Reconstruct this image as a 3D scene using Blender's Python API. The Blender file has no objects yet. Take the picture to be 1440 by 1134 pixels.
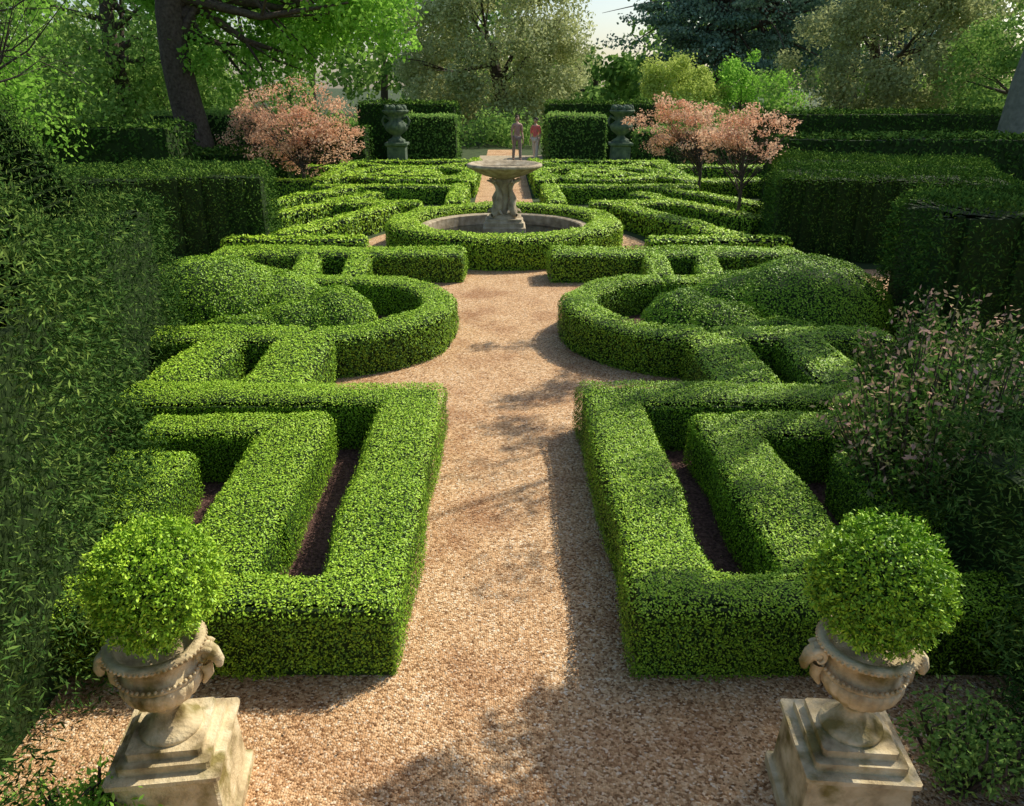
import bpy, math, numpy as np
from mathutils import Vector
rng = np.random.default_rng(7)
scene = bpy.context.scene
CX = 0.085

# ------------------------------------------------------------ materials
def newmat(name):
    m = bpy.data.materials.new(name); m.use_nodes = True
    nt = m.node_tree; nt.nodes.clear()
    out = nt.nodes.new('ShaderNodeOutputMaterial')
    return m, nt, out
def ramp(nt, stops):
    r = nt.nodes.new('ShaderNodeValToRGB')
    e = r.color_ramp.elements
    while len(e) < len(stops): e.new(0.5)
    for i, (p, c) in enumerate(stops):
        e[i].position = p; e[i].color = (*c, 1)
    return r
def leafmat(name, c0, c1, c2, transl=0.3, glossy=False):
    m, nt, out = newmat(name)
    at = nt.nodes.new('ShaderNodeAttribute'); at.attribute_name = 'tint'
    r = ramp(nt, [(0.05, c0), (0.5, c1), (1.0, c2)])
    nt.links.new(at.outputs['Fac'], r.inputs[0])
    if glossy:
        p = nt.nodes.new('ShaderNodeBsdfPrincipled'); p.inputs['Roughness'].default_value = .5
        p.inputs['Specular IOR Level'].default_value = .25
        nt.links.new(r.outputs[0], p.inputs['Base Color'])
    else:
        p = nt.nodes.new('ShaderNodeBsdfDiffuse'); nt.links.new(r.outputs[0], p.inputs['Color'])
    if transl > 0:
        t = nt.nodes.new('ShaderNodeBsdfTranslucent')
        mx = nt.nodes.new('ShaderNodeMixShader'); mx.inputs[0].default_value = transl
        nt.links.new(r.outputs[0], t.inputs['Color'])
        nt.links.new(p.outputs[0], mx.inputs[1]); nt.links.new(t.outputs[0], mx.inputs[2])
        nt.links.new(mx.outputs[0], out.inputs[0])
    else:
        nt.links.new(p.outputs[0], out.inputs[0])
    return m
def texmat(name, stops, scale=8, rough=0.85, bump=0.3, bscale=60, dist=0.01, detail=6, stops2=None, scale2=1.0):
    m, nt, out = newmat(name)
    geo = nt.nodes.new('ShaderNodeNewGeometry')
    nz = nt.nodes.new('ShaderNodeTexNoise'); nz.inputs['Scale'].default_value = scale; nz.inputs['Detail'].default_value = detail
    nt.links.new(geo.outputs['Position'], nz.inputs['Vector'])
    r = ramp(nt, stops); nt.links.new(nz.outputs[0], r.inputs[0])
    col = r.outputs[0]
    if stops2:
        n2 = nt.nodes.new('ShaderNodeTexNoise'); n2.inputs['Scale'].default_value = scale2; n2.inputs['Detail'].default_value = 5
        nt.links.new(geo.outputs['Position'], n2.inputs['Vector'])
        r2 = ramp(nt, stops2); nt.links.new(n2.outputs[0], r2.inputs[0])
        mm = nt.nodes.new('ShaderNodeMix'); mm.data_type = 'RGBA'; mm.blend_type = 'MULTIPLY'; mm.inputs[0].default_value = 1
        nt.links.new(col, mm.inputs[6]); nt.links.new(r2.outputs[0], mm.inputs[7]); col = mm.outputs[2]
    p = nt.nodes.new('ShaderNodeBsdfPrincipled'); p.inputs['Roughness'].default_value = rough
    p.inputs['Specular IOR Level'].default_value = 0.25
    nt.links.new(col, p.inputs['Base Color'])
    if bump > 0:
        nb = nt.nodes.new('ShaderNodeTexNoise'); nb.inputs['Scale'].default_value = bscale; nb.inputs['Detail'].default_value = 5
        nt.links.new(geo.outputs['Position'], nb.inputs['Vector'])
        b = nt.nodes.new('ShaderNodeBump'); b.inputs['Strength'].default_value = bump; b.inputs['Distance'].default_value = dist
        nt.links.new(nb.outputs[0], b.inputs['Height']); nt.links.new(b.outputs[0], p.inputs['Normal'])
    nt.links.new(p.outputs[0], out.inputs[0])
    return m
def gravelmat():
    m, nt, out = newmat('gravel')
    geo = nt.nodes.new('ShaderNodeNewGeometry')
    v = nt.nodes.new('ShaderNodeTexVoronoi'); v.inputs['Scale'].default_value = 82
    nt.links.new(geo.outputs['Position'], v.inputs['Vector'])
    sep = nt.nodes.new('ShaderNodeSeparateColor'); nt.links.new(v.outputs['Color'], sep.inputs[0])
    r = ramp(nt, [(0.0, (.20, .10, .04)), (0.3, (.50, .295, .14)), (0.65, (.73, .47, .245)), (0.9, (.84, .62, .38)), (1, (.90, .77, .58))])
    nt.links.new(sep.outputs[0], r.inputs[0])
    n2 = nt.nodes.new('ShaderNodeTexNoise'); n2.inputs['Scale'].default_value = 1.6; n2.inputs['Detail'].default_value = 8
    nt.links.new(geo.outputs['Position'], n2.inputs['Vector'])
    r2 = ramp(nt, [(0.3, (.64, .53, .47)), (0.5, (.93, .88, .84)), (0.75, (1, 1, 1))]); nt.links.new(n2.outputs[0], r2.inputs[0])
    mm = nt.nodes.new('ShaderNodeMix'); mm.data_type = 'RGBA'; mm.blend_type = 'MULTIPLY'; mm.inputs[0].default_value = 1
    nt.links.new(r.outputs[0], mm.inputs[6]); nt.links.new(r2.outputs[0], mm.inputs[7])
    p = nt.nodes.new('ShaderNodeBsdfPrincipled'); p.inputs['Roughness'].default_value = .8
    p.inputs['Specular IOR Level'].default_value = 0.2
    nt.links.new(mm.outputs[2], p.inputs['Base Color'])
    inv = nt.nodes.new('ShaderNodeMath'); inv.operation = 'SUBTRACT'; inv.inputs[0].default_value = 1
    nt.links.new(v.outputs['Distance'], inv.inputs[1])
    b = nt.nodes.new('ShaderNodeBump'); b.inputs['Strength'].default_value = 1; b.inputs['Distance'].default_value = .008
    nt.links.new(inv.outputs[0], b.inputs['Height'])
    n3 = nt.nodes.new('ShaderNodeTexNoise'); n3.inputs['Scale'].default_value = 9; n3.inputs['Detail'].default_value = 4
    nt.links.new(geo.outputs['Position'], n3.inputs['Vector'])
    b2 = nt.nodes.new('ShaderNodeBump'); b2.inputs['Strength'].default_value = .5; b2.inputs['Distance'].default_value = .03
    nt.links.new(n3.outputs[0], b2.inputs['Height']); nt.links.new(b2.outputs[0], b.inputs['Normal'])
    nt.links.new(b.outputs[0], p.inputs['Normal']); nt.links.new(p.outputs[0], out.inputs[0])
    return m

M_in = texmat('hedge_interior', [(.3, (.014, .030, .005)), (.7, (.030, .06, .010))], 20, bump=0)  # very dark core colour, painted deep shade behind the leaves
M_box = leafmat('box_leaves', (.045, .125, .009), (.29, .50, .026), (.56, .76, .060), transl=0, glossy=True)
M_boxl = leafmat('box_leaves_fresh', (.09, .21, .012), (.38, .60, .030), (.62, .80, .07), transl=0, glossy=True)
M_yew = leafmat('yew_leaves', (.022, .058, .013), (.072, .148, .026), (.22, .33, .05), transl=0)
M_yewn = leafmat('yew_sprays', (.015, .046, .011), (.062, .130, .027), (.25, .34, .07), transl=0)
M_bright = leafmat('spring_leaves', (.15, .32, .04), (.32, .60, .08), (.52, .78, .16), transl=.45)
M_olive = leafmat('olive_leaves', (.28, .31, .13), (.52, .56, .25), (.70, .73, .40), transl=.4)
M_cedar = leafmat('cedar_leaves', (.07, .14, .10), (.18, .28, .20), (.34, .45, .32), transl=.2)
M_lime = leafmat('lime_leaves', (.28, .38, .07), (.52, .62, .14), (.68, .75, .22), transl=.4)
M_mid = leafmat('mid_leaves', (.09, .19, .04), (.25, .42, .09), (.45, .60, .16), transl=.35)
M_shrub = leafmat('shrub_leaves', (.05, .13, .025), (.14, .28, .045), (.66, .40, .30), transl=.2)
M_pink = leafmat('acer_leaves', (.64, .32, .19), (.86, .53, .34), (.93, .70, .50), transl=.45)
M_bark = texmat('bark', [(.3, (.05, .035, .025)), (.7, (.13, .10, .075))], 12, bump=.8, bscale=25, dist=.03)
M_barkg = texmat('bark_grey', [(.3, (.13, .14, .11)), (.7, (.24, .24, .19))], 6, bump=.6, bscale=25, dist=.02)
M_stone = texmat('weathered_stone', [(.25, (.25, .175, .085)), (.5, (.62, .49, .28)), (.75, (.80, .69, .46))], 9, bump=.7, bscale=70, dist=.010,
                 stops2=[(.36, (.38, .37, .20)), (.50, (1, 1, 1))], scale2=6)
M_stoneg = texmat('mossy_stone', [(.3, (.05, .08, .05)), (.7, (.16, .20, .13))], 6, bump=.5, bscale=30)
M_stonef = texmat('fountain_stone', [(.25, (.17, .13, .08)), (.5, (.42, .34, .22)), (.75, (.58, .50, .36))], 7, bump=.7, bscale=30, dist=.015)
M_soil = texmat('mulch', [(.3, (.035, .017, .013)), (.5, (.11, .055, .042)), (.7, (.20, .11, .085))], 45, bump=1, bscale=60, dist=.02)
M_ground = texmat('grass_ground', [(.3, (.03, .05, .015)), (.7, (.07, .10, .03))], 3, bump=.6, bscale=30, dist=.03)
M_gravel = gravelmat()
mw, nt, o = newmat('water'); p = nt.nodes.new('ShaderNodeBsdfPrincipled'); p.inputs['Base Color'].default_value = (.012, .015, .012, 1)
p.inputs['Roughness'].default_value = .08; nt.links.new(p.outputs[0], o.inputs[0]); M_water = mw
def plain(name, c, rough=.7):
    return texmat(name, [(.3, tuple(v*.8 for v in c)), (.7, c)], 14, rough=rough, bump=.15, bscale=40)

# ------------------------------------------------------------ mesh builder (quads)
class MB:
    def __init__(s): s.v=[]; s.f=[]; s.m=[]; s.t=[]; s.sm=[]; s.n=0
    def add(s, v, q, mat=0, tint=0.5, smooth=False):
        v=np.asarray(v,float).reshape(-1,3); q=np.asarray(q,int).reshape(-1,4)
        s.v.append(v); s.f.append(q+s.n); s.n+=len(v)
        s.m.append(np.full(len(q),mat,np.int32)); s.sm.append(np.full(len(q),smooth,bool))
        s.t.append(np.broadcast_to(np.asarray(tint,float),(len(v),)).astype(np.float32))
    def build(s, name, mats, link=True):
        v=np.concatenate(s.v).astype(np.float32); f=np.concatenate(s.f).astype(np.int32)
        me=bpy.data.meshes.new(name)
        me.vertices.add(len(v)); me.vertices.foreach_set('co', v.ravel())
        me.loops.add(f.size); me.loops.foreach_set('vertex_index', f.ravel())
        me.polygons.add(len(f)); me.polygons.foreach_set('loop_start', np.arange(0,f.size,4,dtype=np.int32))
        for mt in mats: me.materials.append(mt)
        me.polygons.foreach_set('material_index', np.concatenate(s.m))
        me.polygons.foreach_set('use_smooth', np.concatenate(s.sm))
        me.update(calc_edges=True)
        a=me.attributes.new('tint','FLOAT','POINT'); a.data.foreach_set('value', np.concatenate(s.t))
        ob=bpy.data.objects.new(name, me); scene.collection.objects.link(ob)
        return ob
def norm(a): return a/np.maximum(np.linalg.norm(a,axis=1,keepdims=True),1e-9)
_k=[(rng.normal(size=3), rng.uniform(0,6.28)) for _ in range(7)]
def noise3(P, fr):
    o=0
    for i,(k,ph) in enumerate(_k):
        o=o+np.sin((P@k)*fr*(1+.35*i)+ph)/(1+.25*i)
    return o/2.6
def leaves(mb, P, N, L, asp=.55, mode='flat', spread=.9, mat=1, bias=0.0):
    n=len(P)
    if n==0: return
    R=rng.normal(size=(n,3)); R2=rng.normal(size=(n,3))
    Ls=(L*rng.uniform(.65,1.3,n))[:,None]
    if mode=='flat':
        nn=norm(N+spread*norm(R)*1.0); d=norm(np.cross(nn,R2)); w=np.cross(nn,d)
    else:
        d=norm(N*.8+spread*norm(R)+np.array([0,0,-.1])); w=norm(np.cross(d,R2)); 
    P0=P-d*Ls*.5
    a=P0; b=P0+d*Ls*.5+w*Ls*asp*.5; c=P0+d*Ls; e=P0+d*Ls*.5-w*Ls*asp*.5
    V=np.stack([a,b,c,e],1).reshape(-1,3)
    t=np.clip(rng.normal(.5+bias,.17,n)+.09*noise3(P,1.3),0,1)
    mb.add(V, np.arange(4*n).reshape(-1,4), mat, np.repeat(t,4))
# ------------------------------------------------------------ SDF hedges
def rect(x0,x1,y0,y1):
    cx,cy,hx,hy=(x0+x1)/2,(y0+y1)/2,abs(x1-x0)/2,abs(y1-y0)/2
    def f(x,y):
        qx=np.abs(x-cx)-hx+.07; qy=np.abs(y-cy)-hy+.07
        return np.hypot(np.maximum(qx,0),np.maximum(qy,0))+np.minimum(np.maximum(qx,qy),0)-.07
    f.bb=(cx-hx,cx+hx,cy-hy,cy+hy); return f
def bar(x0,y0,x1,y1,hw):
    L=math.hypot(x1-x0,y1-y0); ux,uy=(x1-x0)/L,(y1-y0)/L; cx,cy=(x0+x1)/2,(y0+y1)/2
    def f(x,y):
        dx,dy=x-cx,y-cy
        qx=np.abs(dx*ux+dy*uy)-L/2; qy=np.abs(-dx*uy+dy*ux)-hw
        return np.hypot(np.maximum(qx,0),np.maximum(qy,0))+np.minimum(np.maximum(qx,qy),0)
    f.bb=(min(x0,x1)-hw,max(x0,x1)+hw,min(y0,y1)-hw,max(y0,y1)+hw); return f
def ring(cx,cy,R,hw,side=0,cl=None):
    def f(x,y):
        s=np.abs(np.hypot(x-cx,y-cy)-R)-hw
        if side: s=np.maximum(s, side*(x-cx))
        return s
    f.bb=(cx-R-hw,cx+R+hw,cy-R-hw,cy+R+hw); return f
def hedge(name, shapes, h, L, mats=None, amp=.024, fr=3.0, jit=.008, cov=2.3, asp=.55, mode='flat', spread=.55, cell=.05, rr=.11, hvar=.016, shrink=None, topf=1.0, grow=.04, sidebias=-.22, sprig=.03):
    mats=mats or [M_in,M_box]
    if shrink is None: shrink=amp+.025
    def f0(x,y): return np.minimum.reduce([s(x,y) for s in shapes])
    def f(x,y):
        P=np.stack([x,y,np.zeros_like(x)],-1)
        return f0(x,y)-grow*.3*noise3(P,fr)
    x0=min(s.bb[0] for s in shapes)-.2; x1=max(s.bb[1] for s in shapes)+.2
    y0=min(s.bb[2] for s in shapes)-.2; y1=max(s.bb[3] for s in shapes)+.2
    def H(x,y):
        hh=h(x,y) if callable(h) else h
        return hh+hvar*noise3(np.stack([x,y,0*x],-1),2.2)
    mb=MB()
    nx=int((x1-x0)/cell); ny=int((y1-y0)/cell)
    gx=x0+(np.arange(nx)+.5)*cell; gy=y0+(np.arange(ny)+.5)*cell
    X,Y=np.meshgrid(gx,gy,indexing='ij')
    ins=f(X,Y)<-shrink
    c=cell/2
    def core(X_,Y_):
        s=f(X_,Y_); t=np.clip(1+(s+shrink*.5)/rr,0,1)
        return H(X_,Y_)-shrink-rr*(1-np.sqrt(1-t*t*.98))*.9
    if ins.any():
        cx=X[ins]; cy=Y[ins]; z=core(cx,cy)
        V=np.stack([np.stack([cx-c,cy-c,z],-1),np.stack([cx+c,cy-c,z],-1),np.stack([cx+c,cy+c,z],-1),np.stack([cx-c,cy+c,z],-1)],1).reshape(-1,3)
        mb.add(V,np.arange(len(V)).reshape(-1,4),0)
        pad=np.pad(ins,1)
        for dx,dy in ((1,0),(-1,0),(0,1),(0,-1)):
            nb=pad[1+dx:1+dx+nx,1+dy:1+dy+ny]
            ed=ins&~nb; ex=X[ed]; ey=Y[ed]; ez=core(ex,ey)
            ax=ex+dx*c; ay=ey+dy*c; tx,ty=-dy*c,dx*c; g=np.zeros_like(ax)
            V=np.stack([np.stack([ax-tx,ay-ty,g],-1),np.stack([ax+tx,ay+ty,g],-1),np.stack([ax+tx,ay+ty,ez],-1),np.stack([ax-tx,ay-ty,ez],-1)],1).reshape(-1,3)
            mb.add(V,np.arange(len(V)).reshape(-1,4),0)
    dens=cov/(L*L*asp*.5)*.5
    area=(x1-x0)*(y1-y0)
    n=int(dens*area*topf); x=rng.uniform(x0,x1,n); y=rng.uniform(y0,y1,n); sd=f(x,y); k=sd<.0
    x,y,sd=x[k],y[k],sd[k]; e=.01
    gxx=(f(x+e,y)-f(x-e,y)); gyy=(f(x,y+e)-f(x,y-e)); G=norm(np.stack([gxx,gyy,0*gxx],-1))
    t=np.clip(1+sd/rr,0,1)
    z=H(x,y)-rr*(1-np.sqrt(1-t*t*.98))
    N=norm(G*(t**2)[:,None]*1.2+np.array([0,0,1.]))
    P=np.stack([x,y,z],-1)
    P=P+N*(amp*noise3(P,fr)+jit*rng.normal(size=len(x)))[:,None]
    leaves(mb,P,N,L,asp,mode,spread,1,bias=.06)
    ks=rng.random(len(P))<sprig
    leaves(mb,(P+N*L*.5)[ks],N[ks],L*1.35,asp*.75,'spray',.7,1,bias=.2)
    w=.05; hh=h if not callable(h) else float(np.max(h(x,y)))
    n=int(dens*area*hh/(2*w)*.8)
    CH=3000000; done=0
    while done<n:
        m=min(CH,n-done); done+=m
        x=rng.uniform(x0,x1,m); y=rng.uniform(y0,y1,m); sd=f0(x,y); k=np.abs(sd)<w*1.5; x,y=x[k],y[k]
        sd=f(x,y); k=np.abs(sd)<w; x,y,sd=x[k],y[k],sd[k]
        if len(x)==0: continue
        G=norm(np.stack([(f(x+e,y)-f(x-e,y)),(f(x,y+e)-f(x,y-e)),0*x],-1))
        x=x-sd*G[:,0]; y=y-sd*G[:,1]
        z=rng.uniform(.0,1,len(x))*(hh-rr*.6)
        if callable(h):
            kk=z<H(x,y); x,y,z,G=x[kk],y[kk],z[kk],G[kk]
        P=np.stack([x,y,z],-1)
        foot=np.clip(1-z/.12,0,1)*.03
        P=P+G*(amp*noise3(P,fr)+jit*1.6*rng.normal(size=len(x))-foot)[:,None]
        leaves(mb,P,G+np.array([0,0,.1]),L,asp,mode,spread,1,bias=sidebias)  # darker tint: older side leaves, plus shade of the faces put into the colour
    return mb.build(name,mats)

def SX(s,a): return CX+s*a
def sr(s,a0,a1,y0,y1): return rect(SX(s,a0),SX(s,a1),y0,y1)
def sb(s,a0,y0,a1,y1,hw): return bar(SX(s,a0),y0,SX(s,a1),y1,hw)

for s in (-1,1):
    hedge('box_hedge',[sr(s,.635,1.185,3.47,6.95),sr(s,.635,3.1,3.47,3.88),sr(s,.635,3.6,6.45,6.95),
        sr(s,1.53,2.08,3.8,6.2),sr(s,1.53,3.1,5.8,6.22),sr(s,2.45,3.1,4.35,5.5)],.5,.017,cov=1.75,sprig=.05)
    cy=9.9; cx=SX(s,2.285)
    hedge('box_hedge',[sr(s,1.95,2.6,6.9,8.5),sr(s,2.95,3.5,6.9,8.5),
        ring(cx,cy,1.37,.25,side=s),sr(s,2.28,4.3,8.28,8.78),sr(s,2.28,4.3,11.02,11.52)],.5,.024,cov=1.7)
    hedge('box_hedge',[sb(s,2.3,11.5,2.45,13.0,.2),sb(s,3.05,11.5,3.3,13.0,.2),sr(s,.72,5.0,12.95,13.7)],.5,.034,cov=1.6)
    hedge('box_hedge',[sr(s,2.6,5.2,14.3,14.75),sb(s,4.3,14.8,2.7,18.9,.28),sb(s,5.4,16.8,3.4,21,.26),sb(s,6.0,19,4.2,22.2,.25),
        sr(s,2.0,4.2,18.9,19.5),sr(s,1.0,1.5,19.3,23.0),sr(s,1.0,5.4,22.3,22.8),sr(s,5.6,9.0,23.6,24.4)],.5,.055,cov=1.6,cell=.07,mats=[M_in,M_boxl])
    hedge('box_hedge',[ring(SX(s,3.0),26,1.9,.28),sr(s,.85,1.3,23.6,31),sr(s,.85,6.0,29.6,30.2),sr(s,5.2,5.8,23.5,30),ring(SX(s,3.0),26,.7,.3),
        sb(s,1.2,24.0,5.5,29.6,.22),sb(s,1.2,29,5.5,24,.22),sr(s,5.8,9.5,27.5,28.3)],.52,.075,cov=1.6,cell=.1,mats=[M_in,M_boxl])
hedge('box_hedge',[ring(.045,16.25,2.06,.33)],.58,.038,cov=1.8,mats=[M_in,M_boxl],rr=.16)

def mound(name, blobs, L=.03, mats=None, amp=.035, cov=1.7, mode='flat'):
    mb=MB(); mats=mats or [M_in,M_box]
    for bi,(x,y,z,rx,ry,rz) in enumerate(blobs):
        nu,nv=20,12; vs=[];q=[]
        for j in range(nv+1):
            ph=math.pi*j/nv
            for i in range(nu):
                th=2*math.pi*i/nu
                vs.append((x+(rx-.06)*math.sin(ph)*math.cos(th),y+(ry-.06)*math.sin(ph)*math.sin(th),max(z+(rz-.06)*math.cos(ph),.01+bi*.002)))
        for j in range(nv):
            for i in range(nu):
                q.append((j*nu+i,j*nu+(i+1)%nu,(j+1)*nu+(i+1)%nu,(j+1)*nu+i))
        mb.add(vs,q,0)
        n=int(cov/(L*L*.55*.5)*.5*4*math.pi*((rx*ry+rx*rz+ry*rz)/3))
        u=norm(rng.normal(size=(n,3))); P=u*np.array([rx,ry,rz])+np.array([x,y,z]); N=norm(u/np.array([rx,ry,rz]))
        k=P[:,2]>.02
        for bj,(x2,y2,z2,a2,b2,c2) in enumerate(blobs):
            if bj!=bi: k&=(((P[:,0]-x2)/a2)**2+((P[:,1]-y2)/b2)**2+((P[:,2]-z2)/c2)**2)>.9
        P,N=P[k],N[k]
        P=P+N*(amp*noise3(P,4)+.012*rng.normal(size=len(P)))[:,None]
        leaves(mb,P,N,L,.55,mode,.65,1,bias=-.04)
    return mb.build(name,mats)
for s in (-1,1):
    mound('topiary_mound',[(SX(s,3.95),10.15,.1,1.15,.9,.92),(SX(s,3.3),10.3,.06,1.0,.72,.74),(SX(s,2.7),10.5,.03,.7,.45,.5)],.027)
    mound('topiary_mound',[(SX(s,2.2),9.65,.06,.55,.58,.66),(SX(s,2.6),9.45,.05,.75,.48,.58),(SX(s,3.2),9.2,.03,.9,.34,.46)],.027)

# ------------------------------------------------------------ yew masses
yk=dict(mats=[M_in,M_yewn],mode='spray',asp=.20,spread=1.0,sidebias=-.03)
hedge('yew_hedge',[bar(-2.75,.6,-3.48,4.9,1.0)],lambda x,y:2.3+1.0*np.clip((-2.7-x)/.9,0,1),.046,amp=.19,fr=2.9,jit=.055,cov=1.9,cell=.08,rr=.3,hvar=.12,grow=.35,**yk)
hedge('yew_hedge',[bar(-4.65,4.9,-5.15,9.2,1.2)],lambda x,y:1.85+1.4*np.clip((-4.7-x)/.9,0,1),.056,amp=.14,fr=2.6,jit=.045,cov=1.7,cell=.08,rr=.3,hvar=.1,grow=.3,**yk)
hedge('yew_hedge',[bar(3.35,1.3,3.75,4.6,1.0),bar(4.1,4.6,4.3,6.2,1.0)],1.25,.048,amp=.16,fr=2.9,jit=.05,cov=1.8,cell=.08,rr=.3,hvar=.1,grow=.3,**yk)
yk2=dict(mats=[M_in,M_yew],mode='spray',asp=.35,spread=1.0,sidebias=-.08)
for (bb,h) in [((-6.65,14.3,-7.3,16.6,2.4),1.62),((6.35,8.9,6.8,10.9,1.35),1.75),((7.0,14.4,8.4,18.4,2.05),1.6)]:
    hedge('yew_hedge',[bar(*bb)],h,.06,amp=.08,fr=2.4,jit=.035,cov=1.7,cell=.1,rr=.18,hvar=.05,grow=.25,**yk2)
for (x0,x1,y0,y1,h,mt) in [(-16,-8.9,22,24,2.1,M_yew),(-12,-7.6,28,30,2.15,M_mid),(7.3,15,21,23,1.85,M_yew),(9.5,19,30,32,2.15,M_yew),
        (-3.9,-1.75,33,34.2,2.0,M_mid),(-6.2,-1.9,35.5,37,2.4,M_yew),(1.8,4.2,33,34.2,2.0,M_mid),(1.9,6.6,35.5,37,2.4,M_yew),
        (-9,-5.2,31.5,33,1.6,M_yew),(5.2,9.3,31.5,33,1.5,M_mid),(-13,-6.5,24.8,26.2,1.2,M_yew)]:
    hedge('yew_hedge',[rect(x0,x1,y0,y1)],h,.12,amp=.06,fr=1.6,jit=.04,cov=1.6,cell=.15,rr=.15,hvar=.04,grow=.1,mats=[M_in,mt],mode='flat',asp=.5,spread=1.0)

# ------------------------------------------------------------ tubes / lathe
def tube(mb, pts, rad, mat=0, k=8, tint=.5):
    pts=np.asarray(pts,float); n=len(pts); V=[]; 
    for i in range(n):
        t=pts[min(i+1,n-1)]-pts[max(i-1,0)]; t=t/max(np.linalg.norm(t),1e-9)
        a=np.cross(t,[.3,.9,.1] if abs(t[1])<.8 else [1,0,.2]); a/=np.linalg.norm(a); b=np.cross(t,a)
        for j in range(k):
            th=2*math.pi*j/k; V.append(pts[i]+rad[i]*(math.cos(th)*a+math.sin(th)*b))
    q=[(i*k+j,i*k+(j+1)%k,(i+1)*k+(j+1)%k,(i+1)*k+j) for i in range(n-1) for j in range(k)]
    mb.add(V,q,mat,tint,True)
def lathe(mb, prof, c, k=48, mat=0, mod=None, smooth=True):
    V=[];n=len(prof)
    for i,(r,z) in enumerate(prof):
        for j in range(k):
            th=2*math.pi*j/k; rr=r*(mod(th,i,z) if mod else 1)
            V.append((c[0]+rr*math.cos(th),c[1]+rr*math.sin(th),c[2]+z))
    q=[(i*k+j,i*k+(j+1)%k,(i+1)*k+(j+1)%k,(i+1)*k+j) for i in range(n-1) for j in range(k)]
    mb.add(V,q,mat,.5,smooth)
def sq_lathe(mb, prof, c, mat=0, rot=0):
    V=[];n=len(prof)
    for r,z in prof:
        b=min(.012,r*.2)
        ring_=[(r,-r+b),(r,r-b),(r-b,r),(-r+b,r),(-r,r-b),(-r,-r+b),(-r+b,-r),(r-b,-r)]
        for x,y in ring_:
            V.append((c[0]+x*math.cos(rot)-y*math.sin(rot),c[1]+x*math.sin(rot)+y*math.cos(rot),c[2]+z))
    q=[(i*8+j,i*8+(j+1)%8,(i+1)*8+(j+1)%8,(i+1)*8+j) for i in range(n-1) for j in range(8)]
    mb.add(V,q,mat,.5,False)
def ball(mb,c,r,sc=(1,1,1),k=10,mat=0):
    V=[];nv=k//2+1
    for j in range(nv+1):
        ph=math.pi*j/nv
        for i in range(k):
            th=2*math.pi*i/k
            V.append((c[0]+r*sc[0]*math.sin(ph)*math.cos(th),c[1]+r*sc[1]*math.sin(ph)*math.sin(th),c[2]+r*sc[2]*math.cos(ph)))
    mb.add(V,[(j*k+i,j*k+(i+1)%k,(j+1)*k+(i+1)%k,(j+1)*k+i) for j in range(nv) for i in range(k)],mat,.5,True)

# ------------------------------------------------------------ garden urns
def garden_urn(x,y,rot):
    par=bpy.data.objects.new('garden_urn',None); scene.collection.objects.link(par)
    c=(x,y,0)
    mb=MB()
    sq_lathe(mb,[(.255,0),(.255,.06),(.235,.07),(.228,.09),(.215,.36),(.222,.375),(.236,.385),(.236,.408),(.19,.411),(.19,.452),(.155,.455),(.155,.493),(.001,.494)],c,0,rot)
    a=mb.build('pedestal',[M_stone]); a.parent=par
    mb=MB()
    z0=.493; S=.80
    sc=lambda pr:[(r*S,z) for r,z in pr]
    foot=[(.16,0),(.165,.012),(.16,.026),(.13,.036),(.115,.048),(.085,.068),(.062,.095),(.06,.115),(.075,.125),(.08,.135),(.068,.145),(.07,.15)]
    lathe(mb,sc(foot),(x,y,z0))
    gad=lambda th,i,z: 1+.05*abs(math.sin(th*11))*(1 if 1<i<8 else 0)
    bowl=[(.055,.148),(.08,.155),(.13,.175),(.17,.205),(.195,.24),(.205,.27),(.205,.295),(.198,.302)]
    lathe(mb,sc(bowl),(x,y,z0),k=132,mod=gad)
    lathe(mb,sc([(.20,.30),(.212,.306),(.212,.318),(.19,.326),(.182,.36),(.19,.395),(.215,.42),(.242,.432),(.252,.445),(.25,.458),(.235,.465),(.205,.462),(.19,.43),(.15,.40),(.001,.40)]),(x,y,z0))
    for j in range(44):
        th=2*math.pi*j/44; ball(mb,(x+.213*S*math.cos(th),y+.213*S*math.sin(th),z0+.328),.009,k=6)
    for j in range(56):
        th=2*math.pi*j/56; ball(mb,(x+.25*S*math.cos(th),y+.25*S*math.sin(th),z0+.445),.0085,k=6)
    for sd in (0,math.pi):
        th=rot+sd; ux,uy=math.cos(th),math.sin(th); px,py=-uy,ux
        def Q(r,t,z): r*=.84; t*=.9; return (x+ux*r+px*t,y+uy*r+py*t,z0+z)
        ball(mb,Q(.235,0,.39),.040,(1,1,1.1),12)
        tube(mb,[Q(.235,0,.40),Q(.27,0,.375),Q(.29,0,.335),Q(.288,0,.305)],[.038,.031,.024,.015],0,10)
        for e in (-1,1):
            pts=[];rd=[]
            for i in range(14):
                an=-.6+i*.42; rr=.036-.0016*i
                pts.append(Q(.235+rr*math.cos(an+1.2),e*(.035+.0016*i),.385+rr*math.sin(an+1.2))); rd.append(.015-.0009*i)
            tube(mb,pts,rd,0,8)
        tube(mb,[Q(.22,0,.33),Q(.23,0,.27),Q(.2,0,.22)],[.03,.022,.008],0,8)
    u=mb.build('urn',[M_stone]); u.parent=par
    return par
garden_urn(-1.45,2.65,.12); garden_urn(1.53,2.65,-.08)
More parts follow.
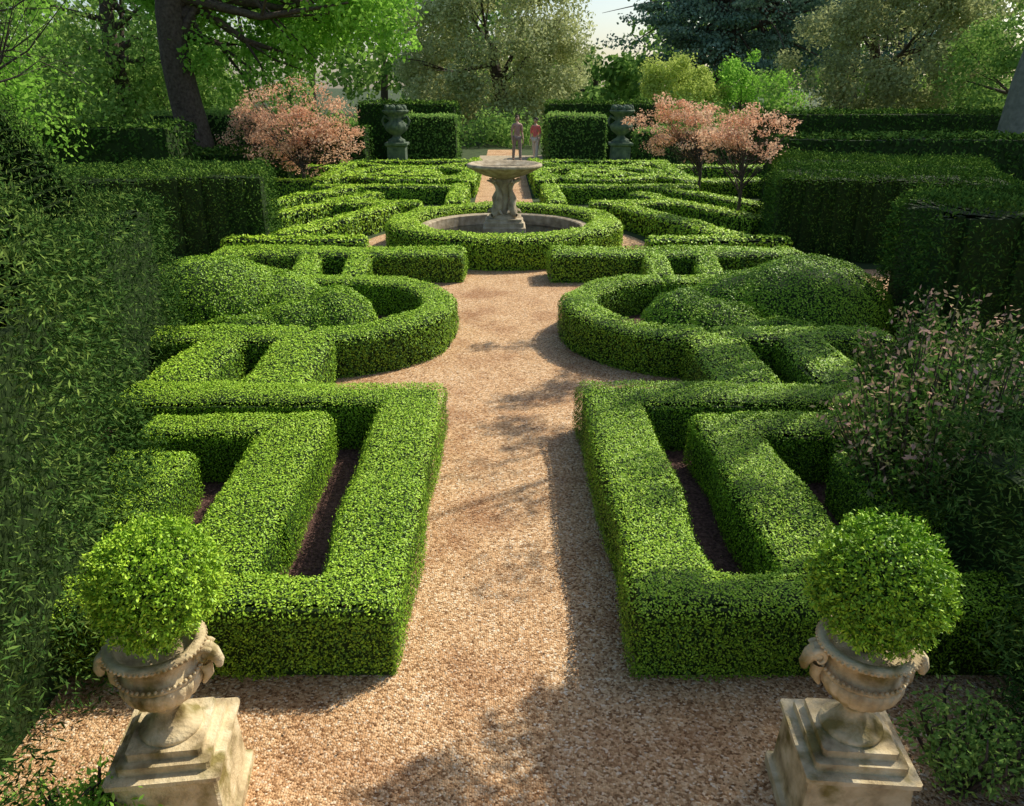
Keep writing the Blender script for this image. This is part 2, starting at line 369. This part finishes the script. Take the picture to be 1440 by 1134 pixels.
def topball(x,y,z,R,L):
    mb=MB(); ball(mb,(x,y,z),R-.06,k=24,mat=0)
    n=17000; u=norm(rng.normal(size=(n,3)))
    lump=lambda u: noise3(u,3.2)*.018+noise3(u,9)*.013
    rad=R+lump(u)-np.abs(rng.normal(0,.024,n))
    P=np.array([x,y,z])+u*rad[:,None]
    leaves(mb,P,u,L,.5,'flat',1.2,1,bias=-.16)
    n=560; c=norm(rng.normal(size=(n,3))); ln=rng.uniform(.6,1.5,n)
    for i in range(9):
        u=norm(c+rng.normal(size=(n,3))*.03); P=np.array([x,y,z])+u*(R+lump(u)+.002+i*.003*ln)[:,None]
        leaves(mb,P,u,L,.42,'spray',.8,1,bias=.05)
    tube(mb,[(x,y,z-R-.1),(x,y,z-R*.6)],[.02,.02],2)
    return mb.build('topiary_ball',[M_in,M_box,M_bark])
topball(-1.41,2.66,1.235,.243,.018); topball(1.53,2.66,1.235,.253,.019)

def far_urn(x,y):
    mb=MB()
    sq_lathe(mb,[(.42,0),(.42,.25),(.34,.3),(.34,.95),(.42,1.0),(.42,1.08),(.3,1.09),(.3,1.14),(.01,1.141)],(x,y,0))
    lathe(mb,[(.3,1.14),(.3,1.18),(.17,1.25),(.13,1.33),(.2,1.38),(.36,1.5),(.42,1.62),(.40,1.72),(.26,1.82),(.22,1.92),(.30,2.05),(.44,2.14),(.47,2.2),(.44,2.23),(.3,2.2),(.01,2.2)],(x,y,0),k=40,mod=lambda th,i,z:1+.05*math.sin(th*10))
    for sd in (-1,1):
        tube(mb,[(x+sd*.22,y,1.9),(x+sd*.42,y,2.0),(x+sd*.5,y,1.85),(x+sd*.46,y,1.7),(x+sd*.38,y,1.66)],[.04,.05,.05,.045,.03])
    for j in range(16):
        th=j*.393; ball(mb,(x+.33*math.cos(th),y+.33*math.sin(th),2.26+.05*(j%2)),.1,k=8)
    return mb.build('stone_urn',[M_stoneg])
far_urn(-3.95,30.9); far_urn(4.45,30.9)

# ------------------------------------------------------------ fountain
def fountain(x,y):
    par=bpy.data.objects.new('fountain',None); scene.collection.objects.link(par)
    mb=MB()
    lathe(mb,[(1.74,0),(1.74,.30),(1.76,.32),(1.76,.40),(1.74,.42),(1.60,.42),(1.57,.40),(1.57,.05),(.01,.05)],(x,y,0),k=72,smooth=False)
    b=mb.build('basin',[M_stonef]); b.parent=par
    mb=MB(); lathe(mb,[(1.58,.20),(.01,.201)],(x,y,0),k=64); w=mb.build('water',[M_water]); w.parent=par
    mb=MB()
    sq_lathe(mb,[(.43,.05),(.43,.42),(.39,.45),(.39,.52),(.35,.55),(.35,.59),(.01,.591)],(x,y,0))
    lathe(mb,[(.31,.59),(.31,.64),(.17,.70),(.12,.87),(.11,1.05),(.15,1.18),(.20,1.28),(.14,1.36)],(x,y,0))
    for j in range(4):
        th=.785+j*math.pi/2; ux,uy=math.cos(th),math.sin(th); px,py=-uy,ux
        def Q(r,t,z): return (x+ux*r*.88+px*t,y+uy*r*.88+py*t,(z-.67)+.59)
        tube(mb,[Q(.40,0,.74),Q(.34,0,.74),Q(.26,0,.80),Q(.21,.02,.92),Q(.23,.06,1.05),Q(.19,.02,1.18),Q(.22,-.03,1.30),Q(.3,-.03,1.38)],[.03,.075,.105,.09,.07,.05,.04,.03],0,10)
        for e in (-1,1):
            tube(mb,[Q(.3,-.03,1.36),Q(.34,-.03+e*.07,1.40),Q(.38,-.03+e*.13,1.41)],[.03,.028,.01],0,6)
            tube(mb,[Q(.25,e*.08,.82),Q(.30,e*.17,.80),Q(.30,e*.22,.76)],[.04,.025,.008],0,6)
    fl=lambda th,i,z: 1+.025*math.cos(th*24)*(1 if 0<i<6 else 0)
    zz=-.04
    lathe(mb,[(r,z+zz) for r,z in [(.14,1.38),(.24,1.41),(.40,1.46),(.54,1.52),(.66,1.585),(.71,1.61),(.75,1.62),(.76,1.645),(.75,1.675),(.70,1.69),(.66,1.665),(.45,1.56),(.2,1.50),(.01,1.49)]],(x,y,0),k=96,mod=fl)
    f=mb.build('pedestal_bowl',[M_stonef]); f.parent=par
    mb=MB(); lathe(mb,[(.55,1.57),(.01,1.571)],(x,y,0),k=48); f=mb.build('bowl_water',[M_water]); f.parent=par
fountain(.045,16.25)

# ------------------------------------------------------------ trees
def tree(name, bx,by, trunk_r, th, crown, ncl, cr, nl, L, mats, flat=.8, lean=(0,0), asp=.6, shell=.5, limbs=14, zmin=.5, bias=0):
    mb=MB(); cx,cy,cz,rx,ry,rz=crown
    top=np.array([bx+lean[0],by+lean[1],th])
    base=np.array([bx,by,0.])
    pts=[base+(top-base)*t+np.array([math.sin(t*5+bx)*trunk_r*.5,math.cos(t*4)*trunk_r*.4,0])*(t>0) for t in np.linspace(0,1,8)]
    rd=[trunk_r*(1.35 if i==0 else 1.0-.55*i/7) for i in range(8)]
    tube(mb,pts,rd,0,12)
    u=norm(rng.normal(size=(ncl,3))); rr=rng.uniform(shell,1,ncl)[:,None]
    C=np.array([cx,cy,cz])+u*rr*np.array([rx,ry,rz])
    C[:,2]=np.maximum(C[:,2],zmin)
    order=rng.permutation(ncl)
    for i in order[:limbs]:
        t=rng.uniform(.45,1); s0=base+(top-base)*t; e=C[i]; mid=(s0+e)/2+np.array([0,0,-.08*np.linalg.norm(e-s0)])+rng.normal(size=3)*.1*trunk_r
        r0=trunk_r*(.45-.2*t)
        tube(mb,[s0,mid,e],[r0,r0*.55,r0*.15],0,6)
        for _ in range(2):
            e2=e+rng.normal(size=3)*cr*.9
            tube(mb,[mid,(mid+e2)/2+rng.normal(size=3)*.1*cr,e2],[r0*.3,r0*.2,r0*.06],0,5)
    for i in range(ncl):
        n=int(nl*rng.uniform(.6,1.4)); v=norm(rng.normal(size=(n,3)))
        r=cr*rng.uniform(.6,1.3)
        P=C[i]+v*(rng.uniform(.1,1,n)**(.5))[:,None]*r*np.array([1,1,flat])+rng.normal(size=(n,3))*.06*r
        k=P[:,2]>.1
        leaves(mb,P[k],(v+np.array([0,0,.5]))[k],L,asp,'flat',1.2,1,bias=bias+rng.normal()*.08)
    return mb.build(name,mats)

tree('chestnut_tree',-10.4,27.5,.6,9,(-7.4,29,6.9,5.2,2.8,4.3),140,1.0,280,.18,[M_bark,M_bright],lean=(.4,0),limbs=26)
tree('ivy_clad_tree',-13.8,21,.35,8,(-13.8,21,4.8,4.2,3,4.4),75,.85,230,.13,[M_bark,M_bright],limbs=30,shell=.3,bias=-.15)
tree('bare_tree',-11.6,18.6,.10,5.5,(-10.6,18,5.0,2.6,2,2.2),30,.6,40,.08,[M_bark,M_mid],limbs=26,shell=.3)
tree('lime_tree',-17,38,.5,8,(-17,38,6,7,4,5.5),110,1.3,220,.22,[M_bark,M_mid],shell=.5)
tree('holm_oak_tree',-.3,53,.6,5,(-.4,51,4.9,5.9,4.0,6.6),300,1.15,220,.21,[M_bark,M_olive],shell=.6,limbs=6)
tree('cedar_tree',16,60,.8,14,(16.5,60,8.2,8.5,6,6),150,1.9,260,.25,[M_bark,M_cedar],flat=.22,shell=.35,limbs=40)
tree('cedar_tree',27,66,.8,14,(27,66,8,8,6,7),80,2.0,260,.27,[M_bark,M_cedar],flat=.25,shell=.35,limbs=30)
tree('flowering_shrub',9.3,43,.12,2,(9.2,43,2.7,2.5,1.6,1.9),65,.6,200,.14,[M_bark,M_lime],flat=.9)
tree('flowering_shrub',12.6,44,.12,2,(12.8,44,2.4,2.8,1.6,2.1),65,.6,200,.14,[M_bark,M_bright],flat=.9)
tree('evergreen_oak_tree',17.3,40,.45,5,(17.5,38,4.6,4.8,3.0,4.8),160,.95,240,.17,[M_bark,M_olive],shell=.5,bias=-.25,limbs=5)
tree('beech_tree',16.4,26,.5,11,(18.0,27,8.5,4.5,3,3),60,.9,200,.16,[M_barkg,M_mid],limbs=14)
tree('laurel_tree',22,33,.4,5,(22,33,3.6,4.5,3,3.8),80,.9,250,.16,[M_bark,M_mid],shell=.6)
# acers
tree('japanese_maple_tree',5.2,17.6,.045,1.7,(5.15,17.7,2.15,1.2,.9,.65),58,.27,75,.062,[M_bark,M_pink],flat=.6,shell=.25,limbs=50,asp=.5)
tree('japanese_maple_tree',5.5,22.6,.05,1.6,(4.9,22.6,2.1,1.5,1,.9),70,.31,75,.075,[M_bark,M_pink],flat=.6,shell=.25,limbs=50,asp=.5)
tree('japanese_maple_tree',-5.9,24,.07,1.6,(-5.9,24,1.9,2.2,1.2,1.4),118,.34,75,.08,[M_bark,M_pink],flat=.7,shell=.3,limbs=70,asp=.5)
tree('japanese_maple_tree',-7.6,25.3,.06,1.6,(-7.6,25.3,1.9,1.1,.9,.8),30,.3,50,.085,[M_bark,M_pink],flat=.7,shell=.3,limbs=30,asp=.5)
# trees overhead / beyond the right edge that shade the forecourt and path
tree('beech_tree',6.8,6.6,.18,5,(4.75,6.0,5.1,1.3,.55,.8),34,.34,170,.08,[M_barkg,M_bright],limbs=24,shell=.1,lean=(-.6,0))
tree('beech_tree',10.5,12.2,.22,6,(6.0,10.7,6.2,2.3,4.2,.8),50,.26,85,.075,[M_barkg,M_bright],limbs=40,shell=.2,lean=(-1.5,0))

def loose_shrub(name,x,y,h,n,mats,r=.75,L=.05,tip=.95):
    mb=MB()
    for i in range(n):
        a=rng.uniform(0,6.28); rr=r*math.sqrt(rng.random()); hh=h*rng.uniform(.6,1.12)*(1-.25*(rr/r)**2)
        b=np.array([x+.25*rr*math.cos(a),y+.25*rr*math.sin(a),.02]); e=np.array([x+rr*math.cos(a),y+rr*math.sin(a),hh])
        m=(b+e)/2+np.array([.1*math.cos(a),.1*math.sin(a),.15]); tube(mb,[b,m,e],[.01,.007,.003],0,5)
        k=64; t=rng.uniform(.35,1,k)[:,None]
        P=(1-t)**2*b+2*t*(1-t)*m+t*t*e+rng.normal(size=(k,3))*.05
        tt=t[:,0]; d=norm(rng.normal(size=(k,3))+np.array([0,0,.8]))
        s=tt<tip
        leaves(mb,P[s],d[s],L,.42,'spray',.8,1,bias=-.05); leaves(mb,P[~s],d[~s],L,.45,'spray',.6,1,bias=.40)
    return mb.build(name,mats)
loose_shrub('flowering_shrub',3.05,4.9,1.42,170,[M_bark,M_shrub])
loose_shrub('flowering_shrub',3.7,6.1,1.45,140,[M_bark,M_shrub])
loose_shrub('ground_cover_plant',-1.75,2.35,.35,40,[M_bark,M_bright],r=.28,L=.035,tip=2)
loose_shrub('ground_cover_plant',2.15,2.75,.5,40,[M_bark,M_mid],r=.25,L=.035,tip=2)

mb=MB()
n=620
for i in range(n):
    x=rng.uniform(-80,90); y=rng.uniform(72,98)
    top=17+3*math.sin(x*.21)+2*math.sin(x*.5+1)
    g=x*85/y
    if g<-26: top=9+4*math.sin(x*.4)
    if 2<g<15: top=5.0
    z=rng.uniform(.1,1)*top; r=rng.uniform(1.8,3.3) if top>6 else 1.6
    m=120; v=norm(rng.normal(size=(m,3)))
    P=np.array([x,y,z])+v*(rng.uniform(.2,1,m)**.5)[:,None]*r
    leaves(mb,P[P[:,2]>0],(v+np.array([0,0,.4]))[P[:,2]>0],.65,.7,'flat',1.2,1,bias=rng.normal()*.12)
for i in range(40):
    x=rng.uniform(-70,80); y=rng.uniform(80,95); h=5 if 0<x*85/y<16 else 9
    tube(mb,[(x,y,0),(x+.3,y,h*.5),(x,y,h)],[.5,.35,.15],0,6)
mb.build('distant_trees',[M_bark,M_mid])
mb=MB()
for i in range(260):
    x=rng.uniform(-32,32); y=rng.uniform(38.5,41) if abs(x)>3.2 else rng.uniform(43,46)
    m=130; v=norm(rng.normal(size=(m,3))); r=rng.uniform(.6,1.1)
    P=np.array([x,y,rng.uniform(.2,1.9 if 3.2<abs(x)<9 else (1.2 if abs(x)<3.3 else 3.4))])+v*(rng.uniform(.2,1,m)**.5)[:,None]*r
    k=P[:,2]>0; leaves(mb,P[k],(v+np.array([0,0,.4]))[k],.2,.6,'flat',1.2,1,bias=rng.normal()*.12)
mb.build('shrubbery',[M_bark,M_mid])

# ------------------------------------------------------------ ground
def sheet(name, polys, z, mat):
    me=bpy.data.meshes.new(name); V=[];F=[]
    for k,pl in enumerate(polys):
        b=len(V); V+=[(x,y,z) for x,y in pl]; F.append(list(range(b,b+len(pl))))
    me.from_pydata(V,[],F); me.materials.append(mat)
    ob=bpy.data.objects.new(name,me); scene.collection.objects.link(ob); return ob
sheet('ground',[[(-400,-100),(400,-100),(400,700),(-400,700)]],0,M_ground)
pts=[(-7,-4),(7,-4),(7,14.0)]
R=3.0
a0=math.acos(2.25/R)
arc=[(.045+R*math.cos(t),16.25+R*math.sin(t)) for t in np.linspace(-math.pi/2+a0+.02,math.pi/2-.28,24)]
pts+=[(arc[0][0]+.01,14.0)]+arc+[(.87,42),(-.72,42)]
arc2=[(.045-R*math.cos(t),16.25+R*math.sin(t)) for t in np.linspace(math.pi/2-.28,-math.pi/2+a0+.02,24)]
pts+=arc2+[(arc2[-1][0]-.01,14.0),(-7,14.0)]
sheet('gravel_path',[pts],.004,M_gravel)
beds=[]
for s in (-1,1):
    beds.append([(SX(s,.72),3.55),(SX(s,4.6),3.55),(SX(s,4.6),6.9),(SX(s,.72),6.9)])
    arc=[(SX(s,2.285-1.35*math.cos(t)),9.9+1.35*math.sin(t)) for t in np.linspace(-math.pi/2,math.pi/2,24)]
    beds.append([(SX(s,4.6),8.55),]+[(SX(s,2.3),8.55)]+arc[1:-1]+[(SX(s,2.3),11.25),(SX(s,4.6),11.25)])
    beds.append([(SX(s,1.95),6.92),(SX(s,4.6),6.92),(SX(s,4.6),8.54),(SX(s,1.95),8.54)])
    beds.append([(SX(s,2.2),11.26),(SX(s,4.9),11.26),(SX(s,4.9),13.6),(SX(s,2.2),13.6)])
sheet('soil_bed',beds,.009,M_soil)

mb=MB(); n=3000
x=rng.uniform(-4,4,n); y=rng.uniform(2.5,12,n); keep=(np.abs(x-CX)>.9)|(rng.random(n)<.13)
P=np.stack([x,y,np.full(n,.016)],-1)[keep]
leaves(mb,P,np.tile([0,0,1.],(len(P),1)),.022,.6,'flat',.25,0)
mb.build('leaf_litter',[plain('dead_leaves',(.24,.14,.07))])

# ------------------------------------------------------------ people
def skinmesh(name, verts, edges, rad, mat, root=0, sub=2, parent=None, loc=(0,0,0)):
    me=bpy.data.meshes.new(name); me.from_pydata([tuple(v) for v in verts],edges,[]); me.materials.append(mat)
    ob=bpy.data.objects.new(name,me); scene.collection.objects.link(ob)
    m=ob.modifiers.new('skin','SKIN'); m.use_smooth_shade=True
    for i,r in enumerate(rad):
        d=me.skin_vertices[0].data[i]; rr=r if isinstance(r,tuple) else (r,r); d.radius=rr; d.use_root=(i==root)
    ob.modifiers.new('sub','SUBSURF').levels=sub; ob.modifiers['sub'].render_levels=sub
    ob.parent=parent; return ob
def person(x,y,rot,shirt,trouser,hair,skin,H=1.74,stride=.16,z0=0,armbend=.1,bag=False):
    par=bpy.data.objects.new('person',None); scene.collection.objects.link(par)
    par.location=(x,y,z0); par.rotation_euler=(0,0,rot); par.scale=(H/1.74,)*3
    st=stride
    V=[(0,0,.95),(0,0,1.12),(0,0,1.30),(0,0,1.42),(0,.01,1.50),(0,.015,1.56),
       (.10,0,.90),(.11,-st*.5,.50),(.11,-st,.09),(.11,-st-.12+.0,.03),
       (-.10,0,.90),(-.11,st*.6,.50),(-.11,st*1.2,.10),(-.11,st*1.2-.13,.03),
       (.17,0,1.40),(.22,.03,1.12),(.23,-armbend,.88),(.225,-armbend-.02,.80),
       (-.17,0,1.40),(-.22,.02,1.12),(-.23,-armbend*.5,.88),(-.225,-armbend*.5-.02,.80)]
    E=[(0,1),(1,2),(2,3),(3,4),(4,5),(0,6),(6,7),(7,8),(8,9),(0,10),(10,11),(11,12),(12,13),(3,14),(14,15),(15,16),(16,17),(3,18),(18,19),(19,20),(20,21)]
    R=[(.13,.10),(.12,.09),(.14,.10),(.10,.075),.05,.05,.085,.055,.038,.03,.085,.055,.038,.03,.055,.04,.026,.03,.055,.04,.026,.03]
    skinmesh('body',V,E,R,skin,0,2,par)
    skinmesh('shirt',[V[i] for i in (0,1,2,3,14,15,18,19)],[(0,1),(1,2),(2,3),(3,4),(4,5),(3,6),(6,7)],[(.15,.115),(.135,.105),(.155,.115),(.115,.09),.068,.055,.068,.055],shirt,0,2,par)
    skinmesh('trousers',[V[i] for i in (0,6,7,8,10,11,12)],[(0,1),(1,2),(2,3),(0,4),(4,5),(5,6)],[(.14,.11),.10,.072,.058,.10,.072,.058],trouser,0,2,par)
    for nm,i in (('shoe_1',9),('shoe_2',13)):
        a=V[i]; mb=MB(); tube(mb,[(a[0],a[1]+.16,.05),(a[0],a[1]+.1,.05),(a[0],a[1],.04),(a[0],a[1]-.05,.03)],[.02,.05,.045,.02],0,10); o=mb.build(nm,[hair]); o.parent=par
    for nm,i,sg in (('hand_1',17,1),('hand_2',21,-1)):
        w=np.array(V[i]); vs=[w,w+(0,0,-.05)]; ed=[(0,1)]; rd=[(.022,.03),(.015,.035)]
        for k,(dy,ln) in enumerate([(-.03,.06),(-.01,.075),(.01,.07),(.028,.055)]):
            b=len(vs); vs+= [w+(0,dy,-.075),w+(-sg*.01,dy,-.075-ln*.55),w+(-sg*.03,dy,-.075-ln)]
            ed+=[(1,b),(b,b+1),(b+1,b+2)]; rd+=[.009,.0085,.007]
        b=len(vs); vs+=[w+(-sg*.005,-.045,-.035),w+(-sg*.02,-.06,-.075)]; ed+=[(0,b),(b,b+1)]; rd+=[.01,.008]
        skinmesh(nm,vs,ed,rd,skin,0,1,par)
    mb=MB(); ball(mb,(0,-.005,1.645),.095,(.8,.95,1.15),16,0)
    tube(mb,[(0,-.09,1.665),(0,-.115,1.635),(0,-.095,1.622)],[.01,.016,.01],0,8)
    for e in (-1,1):
        ball(mb,(e*.076,.0,1.64),.024,(.4,.8,1.2),8,0); ball(mb,(e*.03,-.087,1.655),.011,(1,.6,.8),8,1)
    ball(mb,(0,-.088,1.600),.022,(1,.4,.3),8,2)
    ball(mb,(0,.018,1.675),.104,(.86,.98,1.02),16,1)
    h=mb.build('head',[skin,hair,plain('lips',(.4,.12,.1))]); h.parent=par
    return par
SK=plain('skin',(.70,.44,.33),.5); HB=plain('hair_brown',(.10,.06,.035)); HD=plain('hair_dark',(.03,.02,.015))
person(.62,34.2,.3,plain('brown_jacket',(.50,.30,.26)),plain('grey_trousers',(.36,.28,.25)),HB,SK,1.78,.12,z0=.12)
person(1.38,34.0,-.5,plain('red_top',(.85,.20,.20)),plain('pale_trousers',(.80,.68,.62)),HD,SK,1.70,.16,z0=.12)
mb=MB()
x0,x1,y0,y1,z=-1.0,2.2,32.8,37,.12
mb.add([(x0,y0,0),(x1,y0,0),(x1,y0,z),(x0,y0,z),(x0,y1,z),(x1,y1,z)],[(0,1,2,3),(3,2,5,4)],0)
mb.build('stone_step',[M_stonef])

# ------------------------------------------------------------ camera, light, sky
cam=bpy.data.cameras.new('camera'); co=bpy.data.objects.new('camera',cam); scene.collection.objects.link(co)
co.location=(0,0,3.1); co.rotation_euler=(math.radians(90-22.16),0,0)
cam.sensor_width=36; cam.lens=27.5; cam.shift_x=.0097; cam.clip_end=2000; cam.clip_start=.05
scene.camera=co
el=math.radians(45); az=math.atan2(.8,.6)
S=Vector((math.cos(el)*math.sin(az),math.cos(el)*math.cos(az),math.sin(el)))
sun=bpy.data.lights.new('sun','SUN'); sun.energy=5.0; sun.angle=math.radians(.5); sun.color=(1,.94,.81)
so=bpy.data.objects.new('sun',sun); so.rotation_euler=(-S).to_track_quat('-Z','Y').to_euler(); scene.collection.objects.link(so)
w=bpy.data.worlds.new('World'); scene.world=w; w.use_nodes=True; nt=w.node_tree
bg=nt.nodes['Background']; sk=nt.nodes.new('ShaderNodeTexSky'); sk.sky_type='NISHITA'; sk.sun_disc=False
sk.sun_elevation=el; sk.sun_rotation=az; sk.dust_density=1.5; sk.air_density=1.0
nt.links.new(sk.outputs[0],bg.inputs[0]); bg.inputs[1].default_value=.15
scene.view_settings.view_transform='Standard'; scene.view_settings.look='None'; scene.view_settings.exposure=0
print('polys',sum(len(o.data.polygons) for o in scene.objects if o.type=='MESH'))
